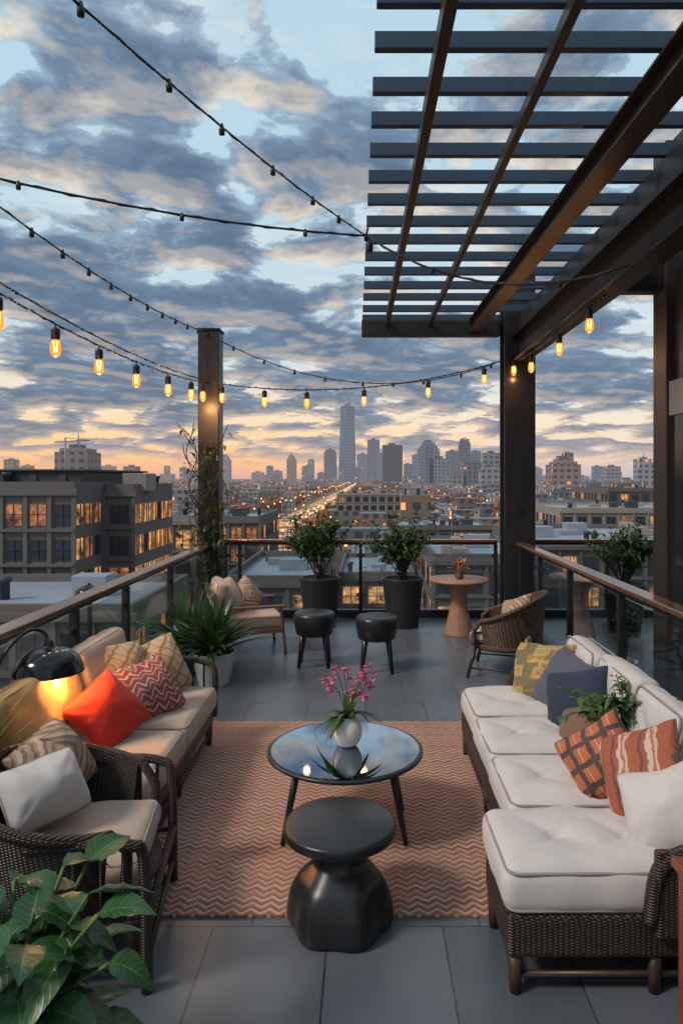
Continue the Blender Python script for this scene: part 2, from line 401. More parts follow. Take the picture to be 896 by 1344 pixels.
# ---------------------------------------------------------------- world
w=bpy.data.worlds.new('World'); S.world=w; w.use_nodes=True; t=NT(w.node_tree)
g=t.n('ShaderNodeTexCoord').outputs['Generated']
x,y,z=t.xyz(g)
zz=t.m('MAXIMUM',z,0.0)
den=t.m('ADD',zz,.14)
cx=t.m('DIVIDE',x,den); cy=t.m('DIVIDE',y,den)
def cvec(ox,oy): return t.n('ShaderNodeCombineXYZ',{0:t.m('ADD',cx,ox),1:t.m('ADD',cy,oy),2:0.0}).outputs[0]
OX,OY=1.3,4.7
bias=t.ramp(zz,[(0,(.02,.02,.02)),(.07,(.020,.020,.020)),(.14,(.060,.060,.060)),(.30,(.042,.042,.042)),(.6,(.012,.012,.012))])
def dens(ox,oy):
    v=cvec(OX+ox,OY+oy)
    a=t.noise(v,2.7,10,.58,.15); b=t.noise(v,1.1,3,.5,.3)
    return t.m('ADD',t.m('ADD',t.m('MULTIPLY',a,.68),t.m('MULTIPLY',b,.36)),bias)
d0=dens(0,0); d1=dens(-.04,.08)
mask=t.ramp(d0,[(.492,(0,0,0)),(.515,(.7,.7,.7)),(.548,(1,1,1))],'EASE')
thick=t.ramp(d0,[(.50,(1,1,1)),(.59,(0,0,0))])
lit=t.m('ADD',.05,t.m('MULTIPLY',t.m('SUBTRACT',d0,d1),14.0),clamp=True)
base=t.ramp(zz,[(0,(.72,.42,.34)),(.02,(1.0,.52,.24)),(.055,(1.0,.64,.30)),(.10,(.95,.74,.50)),(.17,(.62,.71,.73)),(.35,(.50,.69,.79)),(1,(.42,.61,.75))])
cool=t.ramp(zz,[(0,(.50,.47,.53)),(.03,(.84,.61,.48)),(.08,(.90,.76,.59)),(.14,(.68,.74,.75)),(.35,(.50,.69,.79)),(1,(.42,.61,.75))])
az=t.m('ADD',.64,t.m('MULTIPLY',x,-1.8),clamp=True)
sky=t.mix(az,cool,base)
dark=t.ramp(zz,[(0,(.26,.27,.36)),(.10,(.085,.135,.215)),(.4,(.085,.140,.230)),(1,(.20,.29,.40))])
mid=t.ramp(zz,[(0,(.5,.41,.41)),(.12,(.18,.265,.38)),(1,(.27,.39,.52))])
bright=t.ramp(zz,[(0,(1.0,.60,.30)),(.2,(1.0,.79,.55)),(.6,(1.0,.86,.64)),(1,(.8,.82,.82))])
lit2=t.m('MULTIPLY',lit,t.m('ADD',.26,t.m('MULTIPLY',thick,.74)))
cloud=t.mix(t.m('MULTIPLY',thick,.8),dark,mid)
rl=t.noise(cvec(5,9),5.5,6,.6,.3)
cloud=t.mix(t.ramp(rl,[(.42,(0,0,0)),(.68,(.5,.5,.5))]),cloud,mid)
cloud=t.mix(lit2,cloud,bright)
lowfade=t.ramp(zz,[(0.01,(0,0,0)),(.045,(1,1,1))])
mk=t.m('MULTIPLY',mask,lowfade)
col=t.mix(t.m('MULTIPLY',mk,.96),sky,cloud)
v2=t.n('ShaderNodeMapping',{'Vector':cvec(7,2),'Scale':(1.0,2.2,1)}).outputs[0]
ci=t.ramp(t.noise(v2,2.6,6,.6,.4),[(.48,(0,0,0)),(.7,(1,1,1))])
col=t.mix(t.m('MULTIPLY',t.m('MULTIPLY',t.m('MULTIPLY',ci,.45),lowfade),t.m('SUBTRACT',1.0,mask)),col,(.96,.86,.74,1))
nis=t.n('ShaderNodeTexSky',sky_type='NISHITA')
nis.sun_disc=False; nis.sun_elevation=math.radians(38); nis.sun_rotation=math.radians(-120)
bg1=t.n('ShaderNodeBackground',{'Color':col,'Strength':1.0}).outputs[0]
bg2=t.n('ShaderNodeBackground',{'Color':nis.outputs[0],'Strength':.010}).outputs[0]
t.n('ShaderNodeOutputWorld',{'Surface':t.n('ShaderNodeAddShader',{0:bg1,1:bg2}).outputs[0]})
sl=bpy.data.lights.new('sun','SUN'); sl.energy=2.1; sl.angle=math.radians(12); sl.color=(1,.89,.78)
so=bpy.data.objects.new('sun',sl); S.collection.objects.link(so)
so.rotation_euler=Vector((.62,.35,-.70)).normalized().to_track_quat('-Z','Y').to_euler()
# ---------------------------------------------------------------- camera
cd=bpy.data.cameras.new('camera'); co=bpy.data.objects.new('camera',cd); S.collection.objects.link(co)
cd.sensor_fit='VERTICAL'; cd.sensor_height=36; cd.lens=36*F/1344; cd.shift_x=-32/1344; cd.shift_y=-44/1344
cd.clip_end=80000; cd.clip_start=.05
co.location=(0,0,H); co.rotation_euler=(math.radians(90),0,0); S.camera=co
# ---------------------------------------------------------------- terrace structure
make('terrace_floor',[box(-2.3,6,-3,9.85,-.3,0,tile,0)])
make('terrace_edge_wall',[box(-2.32,6,9.86,10.0,-3,.06,stone,.01),box(-2.5,-2.31,-3,10.0,-3,.06,stone,.01)])
make('rug',[([(-1.10,3.06,.012),(.70,3.06,.012),(.80,5.5,.012),(-1.22,5.5,.012),(-1.10,3.06,.001),(.70,3.06,.001),(.80,5.5,.001),(-1.22,5.5,.001)],
  [(0,1,2,3),(4,5,1,0),(5,6,2,1),(6,7,3,2),(7,4,0,3)],rugm,False)])
def railing(name,axis,const,a,b,ps):
    P=[]
    def bx(a0,a1,c0,c1,z0,z1,mat,bev=.004):
        if axis=='y': return box(c0,c1,a0,a1,z0,z1,mat,bev)
        return box(a0,a1,c0,c1,z0,z1,mat,bev)
    P.append(bx(a,b,const-.065,const+.065,1.06,1.10,railwood,.008))
    P.append(bx(a,b,const-.025,const+.025,1.025,1.057,steel,.003))
    P.append(bx(a,b,const-.05,const+.05,.002,.11,steel,.006))
    for q in ps: P.append(bx(q-.025,q+.025,const-.03,const+.03,.112,1.023,steel,.004))
    for q,r_ in zip(ps[:-1],ps[1:]):
        P.append(bx(q+.045,r_-.045,const-.006,const+.006,.13,1.0,glass,.0))
        for zz_ in (.3,.85):
            for e,sg in ((q+.027,1),(r_-.027,-1)):
                P.append(bx(min(e,e+sg*.03),max(e,e+sg*.03),const-.012,const+.012,zz_,zz_+.04,steel,.002))
    return make(name,P)
railing('glass_railing','y',-2.08,-1.0,9.05,[-1,.2,1.4,2.6,3.8,4.9,5.95,7.3,9.0])
railing('glass_railing','y',2.08,-1.0,9.25,[-1,.3,1.6,2.9,4.2,5.6,7.0,8.2,9.2])
railing('glass_railing','x',9.7,-2.0,1.85,[-1.98,-1.78,-.075,1.83])
railing('glass_railing','x',9.7,2.32,5.9,[2.34,3.4,4.6,5.88])
make('steel_post',[box(-2.22,-1.94,9.06,9.34,.002,3.92,steel,.012),box(-2.25,-1.91,9.03,9.37,.002,.03,steel,.004),box(-2.235,-1.925,9.045,9.355,3.922,3.95,steel,.004)])
make('steel_post',[box(1.88,2.30,9.31,9.345,.002,4.8,steel,.006),box(1.88,2.30,9.62,9.655,.002,4.8,steel,.006),box(2.02,2.16,9.347,9.618,.002,4.8,steel_br,.006),
   box(1.86,2.32,9.28,9.68,.002,.035,steel,.004),box(2.05,2.12,9.298,9.309,1.45,1.58,black,.003)])
P=[]
ys=[10,68,125,168,207,241,270,298,321,343,362,380,395,410,422]
Z=4.17
yy=[2.5,2.88]+[F*(Z-H)/(628-q) for q in ys]
for q in yy:
    tt=(q-3.2)/6.4; xl=.05-.10*tt
    P.append(box(xl,2.47,q-.024,q+.024,Z+.005,Z+.095,slatm,.004))
def skew(b_,dx,L=7.5): return ([Vector((v.x+dx*(9.75-v.y)/L,v.y,v.z)) for v in b_[0]],)+b_[1:]
def beamI(x0,x1,y0,y1,z0,z1,mat,dx=0):
    fl=.018
    return [skew(b_,dx,y1-y0) for b_ in (box(x0,x1,y0,y1,z0,z0+fl,mat,.003),box(x0,x1,y0,y1,z1-fl,z1,mat,.003),box((x0+x1)/2-.012,(x0+x1)/2+.012,y0,y1,z0+fl,z1-fl,mat,0))]
P.append(skew(box(.26,.32,2.2,9.55,Z-.11,Z,steel_br,.006),.10))
P.append(skew(box(.86,.91,2.2,9.55,Z-.08,Z,steel_br,.006),.08))
P+=beamI(1.42,1.58,2.2,9.55,Z-.18,Z,steel_br,.12)
P.append(box(-.06,1.87,9.56,9.70,3.95,Z-.002,steel,.006))
P+=beamI(1.98,2.20,1.5,9.30,3.55,3.90,steel)
P.append(box(2.05,2.13,1.5,9.30,3.902,Z,steel,.004))
P.append(box(2.22,2.60,6.0,6.14,3.60,3.86,steel,.006))
for q in (5.9,6.0,6.1,6.22):
    P.append(lathe([(.018,0),(.018,.02),(.012,.028)],steel,(2.04,q,3.52),10))
make('pergola',P)
P=[box(2.60,2.71,5.95,6.22,.002,4.9,steel_br,.008)]
dgl=pmat('dark_window_glass',(.02,.025,.03),.08,0,.1)
P.append(box(2.712,6.0,6.08,6.24,.002,2.55,dgl,0)); P.append(box(2.712,6,6.0,6.22,2.552,2.66,stone,.01))
P.append(box(2.712,6,6.10,6.24,2.662,4.9,steel,0))
for i in range(22): P.append(box(2.78,5.8,6.03,6.09,2.72+i*.045,2.74+i*.045,steel,.002))
P.append(box(2.715,2.77,6.0,6.09,2.662,4.9,steel,.004)); P.append(box(2.715,6,6.0,6.075,3.78,4.9,steel_br,.004))
for q in (2.74,3.6,4.5): P.append(box(q,q+.05,6.02,6.078,.002,2.55,steel,.004))
P.append(box(2.62,2.72,-3,5.94,.002,.25,steel,.004)); P.append(box(2.64,2.70,-3,5.94,.252,2.5,dgl,0)); P.append(box(2.62,2.74,-3,5.94,2.502,2.8,stone,.006)); P.append(box(2.66,2.72,-3,5.94,2.802,4.9,steel,0))
for q in (-2,-.8,.4,1.6,2.8,4.0,5.2): P.append(box(2.62,2.72,q,q+.06,.252,2.5,steel,.004))
make('penthouse_wall',P)
# ---------------------------------------------------------------- string lights
def sag(A,B,s,n=26):
    A=Vector(A);B=Vector(B)
    return [A.lerp(B,i/n)-Vector((0,0,s*4*(i/n)*(1-i/n))) for i in range(n+1)]
def at(path,axis,val):
    best=min(range(len(path)),key=lambda i:abs(path[i][axis]-val)); return path[best]
def bulb(p,sc=1.0,on=True):
    o=[]
    p=Vector(p)
    o.append(tube([p,p-Vector((0,0,.03))],.006*sc,blackgloss,6))
    o.append(lathe([(.012,-.025),(.03,-.035),(.033,-.05),(.033,-.105),(.028,-.118)][::-1],black,p,14))
    if on:
        o.append(lathe([(.004,-.25),(.022,-.243),(.036,-.22),(.040,-.18),(.036,-.15),(.026,-.12)],bulbm,p,14))
        o.append(tube([p+Vector((dx*.014,0,dz)) for dx,dz in ((-1,-.13),(-.8,-.21),(0,-.17),(.8,-.21),(1,-.13))],.004,fil,5))
    return o
def nub(p): 
    return lathe([(.006,-.05),(.017,-.045),(.018,-.012),(.012,.0),(.008,.018)],black,p,8)
J=Vector((0,6.1,4.12))
lights=[]
def string(name,paths,bulbs=(),nubs=0.0,r=.007):
    P=[]
    for p in paths:
        P.append(tube(p,r,blackgloss,6))
        P.append(tube([q+Vector((math.cos(i*1.9)*r,math.sin(i*1.9)*r*.5,math.sin(i*1.9)*r*1.6)) for i,q in enumerate(p)],r*.6,blackgloss,5))
    if nubs:
        for p in paths:
            L=0;nx=nubs*.6
            for a,b in zip(p[:-1],p[1:]):
                L+=(b-a).length
                if L>nx: P.append(nub(b));nx+=nubs
    for b in bulbs:
        P+=bulb(b); lights.append(b)
    make(name,P)
string('string_light_cable',[sag((-1.75,1.6,4.06),J,.10,40)],nubs=.55,r=.006)
string('string_light_cable',[sag((-3.1,4.6,4.13),J,.09,30),sag(J,(2.1,5.2,3.62),.30,26)],nubs=1.1,r=.009)
string('string_light_cable',[sag((-2.35,3.4,3.72),(-2.08,9.2,3.90),.14,40),sag((-2.08,9.2,3.88),(2.0,9.3,3.62),.50,40)],nubs=.45,r=.006)
p1=sag((-2.45,2.6,3.32),(-2.08,9.06,3.22),.18,80)
string('string_light_garland',[p1],[at(p1,1,q) for q in (4.38,5.08,5.8,6.6,7.55,8.35,8.85)])
p1b=sag((-2.55,3.6,3.38),(-2.15,9.1,3.27),.12,40); string('string_light_cable',[p1b])
p2=sag((-2.0,9.05,3.22),(2.05,9.29,3.62),.24,80); p3=sag((2.05,9.29,3.55),(2.02,5.3,3.58),.06,60)
string('string_light_garland',[p2,p3],[at(p2,0,q) for q in (-1.9,-1.36,-.81,-.02,.84,1.57,2.0)]+[at(p3,1,q) for q in (8.5,7.2,6.2)])
make('string_light_connector',[nub(J)]+bulb(J-Vector((-.03,0,.03)),1,False)+[tube([J,J+Vector((0.02,.03,.08))],.01,blackgloss,6)])
for i,b in enumerate(lights):
    l=bpy.data.lights.new('bulb_light','POINT'); l.energy=(11 if i<7 else 2.0); l.color=(1,.46,.15); l.shadow_soft_size=.04
    o=bpy.data.objects.new('bulb_light',l); S.collection.objects.link(o); o.location=b-Vector((0,0,.30))
# ---------------------------------------------------------------- right sofa
def sofa_leg(x,y,h=.15,mat=darkwood): return lathe([(.022,0),(.03,h)],mat,(x,y,.001),10)
P=[box(.68,1.64,3.06,4.90,.15,.31,wick,.02),box(.53,1.64,2.58,3.05,.15,.31,wick,.02)]
for (a,b) in ((.71,4.85),(.71,4.0),(.71,3.12),(.56,3.0),(.57,2.62),(1.60,2.62),(1.6,4.85),(1.6,3.3),(1.1,2.62)): P.append(sofa_leg(a,b))
P.append(tube([(.57,2.62,.07),(1.6,2.62,.07)],.012,darkwood)); P.append(tube([(.57,2.62,.07),(.57,3.0,.07)],.012,darkwood))
P.append(tube([(.71,3.12,.07),(.71,4.85,.07)],.012,darkwood))
P.append(box(1.58,1.66,2.60,4.92,.312,.70,wick,.03,3))
P.append(tube(curve([(1.60,2.58,.70),(1.64,2.64,.72),(1.64,3.7,.73),(1.64,4.88,.72),(1.58,4.93,.71),(1.35,4.94,.66),(1.12,4.93,.60),(1.04,4.92,.5),(1.03,4.92,.3)],6),.026,wick,10))
P.append(tube(curve([(1.64,2.7,.72),(1.60,2.58,.66),(1.42,2.555,.60),(1.2,2.55,.57),(1.09,2.55,.50),(1.06,2.56,.3)],6),.030,wick,10))
P.append(box(1.075,1.62,2.535,2.575,.25,.575,wick,.012)); P.append(box(1.05,1.62,4.92,4.95,.25,.60,wick,.012))
seg=[(4.30,4.88,.68),(3.71,4.272,.67),(3.12,3.682,.66),(2.585,3.085,.525)]
for i,(a,b,x0) in enumerate(seg):
    sx=1.44-x0; sy=b-a
    for q in cushion(sx,sy,.17,cream,.032,[(-.17,0),(.10,.0)] if i<3 else [(-.2,.0),(.08,0)],seed=i,pipe=pipe_c,td=.044,wr=.006):
        P.append(tf(q,place(((x0+1.44)/2,(a+b)/2,.395),rz=U(-.012,.012))))
for i,(a,b) in enumerate(((4.32,4.88),(3.73,4.27),(3.14,3.68),(2.64,3.09))):
    for q in cushion(.42,b-a,.16,cream,.032,[(0,0)],seed=10+i,pipe=pipe_c,wr=.007,td=.034):
        P.append(tf(q,place((1.47+U(-.01,.01),(a+b)/2,.645+U(-.012,.012)),ry=math.radians(-76+U(-4,4)),rz=U(-.04,.04))))
make('wicker_sofa',P)
# ---------------------------------------------------------------- left sofa
P=[box(-1.98,-1.12,3.30,5.06,.17,.27,darkwood,.012)]
for (a,b) in ((-1.15,5.02),(-1.15,3.34),(-1.15,4.2),(-1.94,5.02),(-1.94,3.34)): P.append(sofa_leg(a,b,.17))
P.append(tube([(-1.15,3.34,.08),(-1.15,5.02,.08)],.012,darkwood))
P.append(box(-2.0,-1.93,3.3,5.06,.272,.70,wick,.02))
P.append(tube(curve([(-1.12,5.08,.2),(-1.12,5.09,.52),(-1.2,5.09,.60),(-1.5,5.09,.64),(-1.8,5.08,.70),(-1.93,5.02,.76),(-1.96,4.8,.77),(-1.96,4.1,.77),(-1.96,3.3,.77)],6),.022,wick,10))
for k in range(9): 
    xx=-1.2-k*.08; P.append(tube([(xx,5.09,.24),(xx,5.09,.60+.012*k)],.008,wick,6))
for i,(a,b) in enumerate(((3.32,4.18),(4.21,5.06))):
    for q in cushion(.74,b-a,.16,cream2,.022,(),seed=20+i,pipe=pipe_c,wr=.007): P.append(tf(q,place((-1.47,(a+b)/2,.352))))
for i,(a,b,mm) in enumerate(((3.34,4.19,tan),(4.23,5.02,cream2))):
    for q in cushion(.46,b-a,.17,mm,.03,(),seed=30+i,pipe=mm,wr=.009): P.append(tf(q,place((-1.80,(a+b)/2,.64),ry=math.radians(76))))
make('garden_sofa',P)
# ---------------------------------------------------------------- pillows
pillow('throw_pillow',p_must,(1.20,4.66,.63),(-.62,-.55,.45),.46,roll=.15,seed=1)
pillow('throw_pillow',greyb,(1.28,4.40,.64),(-.75,-.35,.5),.42,roll=-.2,seed=2)
pillow('throw_pillow',navy,(1.27,4.10,.61),(-.7,-.55,.4),.44,roll=.34,seed=3)
pillow('throw_pillow',brownf,(1.22,3.84,.56),(-.7,-.3,.6),.32,roll=.5,seed=4,thick=.14)
pillow('throw_pillow',p_plaid,(1.13,3.26,.62),(-.55,-.72,.38),.38,thick=.25,roll=.70,seed=5)
pillow('throw_pillow',p_rust,(1.22,2.99,.67),(-.75,-.5,.35),.42,roll=.5,seed=6)
pillow('throw_pillow',cream,(1.23,2.79,.61),(-.62,-.62,.42),.38,.36,roll=.48,seed=7,pipe=pipe_c,thick=.23)
pillow('throw_pillow',redf,(-1.50,3.98,.60),(.62,-.55,.52),.40,roll=.50,seed=8)
pillow('throw_pillow',p_wave,(-1.42,4.42,.60),(.6,-.5,.6),.46,.42,roll=.15,seed=9)
pillow('throw_pillow',p_bey,(-1.48,4.86,.62),(.5,-.7,.45),.42,roll=.25,seed=10)
pillow('throw_pillow',p_bey,(-1.66,4.62,.66),(.7,-.5,.45),.42,roll=-.1,seed=11)
# ---------------------------------------------------------------- chairs
def shellchair(wk,cush,topb=.80,topa=.60,rx=.36,ry=.36,legs=.30,striped=None):
    P=[]; n=36; m=10; V=[];Fc=[]
    span=math.radians(125)
    rim=[]
    for i in range(n+1):
        a=-span+2*span*i/n
        h=topa+(topb-topa)*max(0,math.cos(a*.72))**1.4
        for k in range(m+1):
            tt=k/m; z=legs-.02+(h-legs+.02)*tt; fl=1+.14*tt
            V.append((rx*fl*math.sin(a),-ry*fl*math.cos(a)*(1.0),z))
        rim.append((rx*1.14*math.sin(a),-ry*1.14*math.cos(a),h))
    o=len(V)
    V+= [(x*.94,y*.94,z) for x,y,z in V]
    for i in range(n):
        for k in range(m):
            q=(i*(m+1)+k,(i+1)*(m+1)+k,(i+1)*(m+1)+k+1,i*(m+1)+k+1); Fc.append(q); Fc.append(tuple(o+j for j in reversed(q)))
    P.append((V,Fc,wk,True)); 
    x0,y0,z0=rim[0]; x1,y1,z1=rim[-1]
    rim2=curve([(x0*.98,y0+.06,legs),(x0,y0+.07,z0-.06)],4)[:-1]+[Vector(r_) for r_ in rim]+curve([(x1,y1+.07,z1-.06),(x1*.98,y1+.06,legs)],4)
    P.append(tube([tuple(v) for v in rim2],.022,wk,10))
    P.append(lathe([(.34,legs-.05),(.36,legs-.03),(.36,legs+.0),(.30,legs+.01)],wk,(0,0.02,0),32))
    for sx in (-1,1):
        for sy in (-1,1):
            P.append(tube([(sx*.26,sy*.26+.02,legs-.02),(sx*.32,sy*.33+.02,0.003)],[.020,.016],darkwood,8))
        P.append(tube([(sx*.30,-.30,.09),(sx*.30,.33,.09)],.010,darkwood,6))
    P.append(tube([(-.30,.33,.11),(.30,.33,.11)],.010,darkwood,6)); P.append(tube([(-.30,-.28,.11),(.30,-.28,.11)],.010,darkwood,6))
    for q in cushion(.56,.58,.12,cush,.02,(),seed=40,pipe=pipe_c if not striped else cush,r=.045,wr=.006): P.append(tf(q,place((0,.04,legs+.075))))
    return P
def wickchair():
    P=shellchair(wick,cream2,.74,.60,.37,.36,.32)
    for sx in (-1,1):
        P.append(tube(curve([(sx*.40,-.05,.60),(sx*.40,.15,.60),(sx*.39,.32,.58),(sx*.37,.37,.5),(sx*.36,.38,.003)],6),.022,wick,10))
        for zz_ in (.10,.26): P.append(tube([(sx*.34,-.3,zz_),(sx*.36,.38,zz_)],.012,darkwood,6))
        for yy_ in (.12,.22,.3): P.append(tube([(sx*.385,yy_,.30),(sx*.39,yy_,.59)],.009,wick,6))
    P.append(tube([(-.36,.38,.27),(.36,.38,.27)],.018,wick,8)); P.append(tube([(-.36,.38,.12),(.36,.38,.12)],.012,darkwood,8))
    return P
make('wicker_armchair',wickchair(),None,place((-1.26,2.92,0),rz=math.radians(-82)))
pillow('throw_pillow',cream,(-1.37,2.90,.64),(.66,-.5,.6),.38,.30,roll=.05,seed=12,pipe=pipe_c,thick=.20)
pillow('throw_pillow',p_kilim,(-1.43,3.14,.65),(.75,-.3,.6),.36,roll=.3,seed=13)
make('rattan_armchair',shellchair(wick2,p_stripe,.82,.56,.34,.34,.32,True),None,place((1.43,6.95,0),rz=math.radians(72)))
pillow('throw_pillow',p_kilim,(1.52,6.92,.60),(-.8,-.45,.45),.38,roll=.4,seed=14)
P=[]
for sx in (-1,1):
    P.append(tube(curve([(sx*.34,.36,.003),(sx*.34,.33,.3),(sx*.34,.31,.53)],4),[.017]*9,wood,8))
    P.append(tube(curve([(sx*.34,-.42,.003),(sx*.34,-.34,.3),(sx*.34,-.44,.74)],4),[.018]*9,wood,8))
    P.append(box(sx*.34-.03,sx*.34+.03,-.42,.36,.53,.555,wood,.008))
    P.append(box(sx*.34-.015,sx*.34+.015,-.36,.33,.25,.30,wood,.006))
P.append(box(-.33,.33,.28,.32,.25,.30,wood,.006));P.append(box(-.33,.33,-.38,-.34,.25,.30,wood,.006)); P.append(box(-.33,.33,-.46,-.43,.66,.74,wood,.006))
for k in range(6): P.append(box(-.32,.32,-.3+k*.11,-.25+k*.11,.27,.285,wood,.003))
for q in cushion(.62,.66,.13,cream2,.02,(),seed=50,pipe=pipe_c): P.append(tf(q,place((0,.01,.36))))
for q in cushion(.60,.42,.13,cream2,.025,(),seed=51,pipe=pipe_c): P.append(tf(q,place((0,-.36,.60),rx=math.radians(78))))
make('wooden_lounge_chair',P,None,place((-1.34,7.85,0),rz=math.radians(-72)))
pillow('throw_pillow',cream2,(-1.55,7.72,.62),(.8,-.4,.4),.42,roll=.2,seed=15)
pillow('throw_pillow',p_kilim,(-1.38,7.95,.60),(.7,-.6,.4),.38,roll=.6,seed=16)
# ---------------------------------------------------------------- coffee table
cx_,cy_=-.115,3.83
P=[lathe([(.425,.435),(.432,.44),(.432,.452),(.425,.456),(.41,.456),(.41,.452)],black,(cx_,cy_,0),64)]
P.append(([(cx_+.411*math.cos(2*math.pi*k/64),cy_+.411*math.sin(2*math.pi*k/64),.4575) for k in range(64)],[tuple(range(64))],mirror,False))
for a in (35,145,215,325):
    ca,sa=math.cos(math.radians(a)),math.sin(math.radians(a))
    P.append(tube([(cx_+.30*ca,cy_+.27*sa,.44),(cx_+.40*ca,cy_+.33*sa,.014)],[.022,.013],black,8))
    P.append(tube([(cx_+.30*ca,cy_+.27*sa,.415),(cx_,cy_,.415)],.014,black,6))
pr=[(cx_+.27*math.cos(2*math.pi*k/32),cy_+.25*math.sin(2*math.pi*k/32),.40) for k in range(32)]
P.append(tube(pr,.010,black,6,True))
make('round_coffee_table',P)
def hexw(a,z):
    k=max(0,min(1,(.34-z)/.2)); return 1+.055*k*math.cos(6*a+.5)
def prof(pts,n=6): return [(p.x,p.z) for p in curve([(r_,0,z_) for r_,z_ in pts],n)]
make('drum_side_table',[lathe(prof([(.205,.002),(.222,.015),(.225,.06),(.213,.13),(.185,.195),(.145,.24),(.115,.275),(.108,.32),(.125,.372)],5),black,(-.115,3.04,0),60,hexw),
   lathe([(.125,.373),(.20,.385),(.238,.392),(.247,.398),(.249,.405),(.249,.430),(.244,.438),(.234,.442),(.001,.442)],black,(-.115,3.04,0),64)])
def stool(x,y,h):
    P=[lathe([(.15,h-.24),(.19,h-.22),(.215,h-.1),(.215,h-.03),(.205,h-.008),(.19,h),(.001,h)],black,(x,y,0),40)]
    for a in (40,140,220,320):
        ca,sa=math.cos(math.radians(a)),math.sin(math.radians(a))
        P.append(tube([(x+.14*ca,y+.14*sa,h-.15),(x+.20*ca,y+.2*sa,.003)],[.035,.018],black,8))
    make('round_stool',P)
stool(-.54,7.2,.56); stool(.11,7.0,.56)
def rtable(x,y,h=.70):
    make('round_bistro_table',[lathe([(.36,h-.035),(.375,h-.03),(.38,h-.015),(.375,h),(.001,h)],tablewood,(x,y,0),48),
      lathe(prof([(.19,.002),(.185,.03),(.13,.25),(.10,.42),(.12,.58),(.17,h-.036)],5),tablewood,(x,y,0),32)])
rtable(1.17,8.65); rtable(2.68,8.6,.74)
P=[lathe(prof([(.035,0),(.055,.03),(.05,.08),(.04,.11)],4),wood,(1.17,8.6,.70),20)]
for k in range(60):
    a=U(0,6.28);e=U(.3,1.4);d=Vector((math.cos(a)*math.cos(e),math.sin(a)*math.cos(e),math.sin(e)))
    b=Vector((1.17,8.6,.80))+d*U(.04,.13)
    P.append(leaf(b,d,U(.05,.09),.04,.3,orangep if k%3 else lf_shrub,3))
make('flower_vase',P)
make('wooden_cabinet',[box(.925,1.6,1.2,2.04,.06,.80,redwood,.008),box(.91,1.61,1.19,2.055,.802,.83,redwood,.006),box(.95,1.58,1.25,2.0,.002,.058,darkwood,.004),box(.915,.923,1.3,1.95,.15,.72,redwood,.003),box(.90,.912,1.6,1.66,.40,.50,black,.003)])
# ---------------------------------------------------------------- lamp
P=[lathe([(.11,.002),(.11,.018),(.02,.03)],black,(-2.0,3.62,0),28),
   tube(curve([(-2.0,3.62,.02),(-2.0,3.62,.6),(-1.99,3.64,.85),(-1.95,3.72,1.02),(-1.88,3.82,1.11),(-1.82,3.88,1.09),(-1.80,3.9,1.02)],8),.010,black,8),
   lathe(prof([(.19,.86),(.188,.875),(.16,.94),(.10,.985),(.04,1.0),(.025,1.03),(.02,1.04)],4),blackgl,(-1.80,3.9,0),36)]
P[2]=(P[2][0],P[2][1][:-2],blackgl,True)
P.append(lathe(prof([(.0,.86),(.03,.87),(.035,.90),(.02,.94)],4),lampglow,(-1.80,3.9,0),16))
make('arched_floor_lamp',P)
l=bpy.data.lights.new('lamp_light','POINT'); l.energy=21; l.color=(1,.42,.11); l.shadow_soft_size=.06
o=bpy.data.objects.new('lamp_light',l); S.collection.objects.link(o); o.location=(-1.72,3.86,.85)
make('outdoor_wall_lamp',[box(-4.22,-4.18,10.4,10.5,-1.4,.35,steel,.004),lathe(prof([(.20,.20),(.17,.28),(.05,.34),(.02,.38)],4),blackgl,(-4.2,10.4,0),24),lathe([(.001,.17),(.12,.185),(.12,.199)],lampglow,(-4.2,10.4,0),20)])
# ---------------------------------------------------------------- plants
def pot(r,h,mat,x,y,z=0,taper=.75):
    return [lathe(prof([(r*taper,.002),(r*taper*1.03,.02),(r*.9,h*.55),(r,h*.93),(r*1.03,h)],4)+[(r*.93,h),(r*.9,h-.03)],mat,(x,y,z),36),
            lathe([(r*.9,h-.031),(r*.5,h-.02),(.001,h-.015)],soil,(x,y,z),20)]
def shrub(name,x,y,potr,poth,potm,mat,H_,Rr,nst=13,nl=26,L=.09,W=.032,up=.5):
    P=pot(potr,poth,potm,x,y)
    for s in range(nst):
        a=U(0,6.28); rr=Rr*U(.25,1); hh=H_*U(.5,1.0)*(1-.3*rr/Rr)
        e=Vector((x+rr*math.cos(a),y+rr*math.sin(a)*.7,poth+hh)); b=Vector((x+U(-.05,.05),y+U(-.05,.05),poth-.02))
        pts=curve([b,b.lerp(e,.45)+Vector((0,0,hh*.16)),e],8)
        P.append(tube(pts,[.009*(1-.7*i/(len(pts)-1)) for i in range(len(pts))],bark,5))
        for k in range(nl):
            tt=U(.25,1)**.7; p=pts[min(len(pts)-1,int(tt*(len(pts)-1)))]+Vector((U(-.03,.03),U(-.03,.03),U(-.03,.03)))
            d=Vector((U(-1,1),U(-1,1),U(-.2,.9)*up*2))
            P.append(leaf(p,d,L*U(.6,1.3),W*U(.7,1.2),U(.1,.6),mat,3,across=1))
            if k%5==0:
                q=p+d.normalized()*U(.06,.14); P.append(tube([p,q],.003,bark,4))
                for _ in range(4): P.append(leaf(q,(U(-1,1),U(-1,1),U(-.3,1)),L*U(.6,1.1),W,U(.1,.6),mat,3,across=1))
    make(name,P)
shrub('potted_shrub',-.61,9.15,.27,.64,darkpot,lf_shrub,1.02,.66,28,34,.11,.036)
shrub('potted_shrub',.49,9.1,.27,.64,darkpot,lf_shrub,.95,.58,26,34,.11,.036)
shrub('potted_shrub',3.35,8.9,.26,.6,darkpot,lf_shrub,.90,.66,24,32,.11,.036)
shrub('potted_herb',2.45,6.55,.14,.22,greypot,lf_dark,.75,.16,6,14)
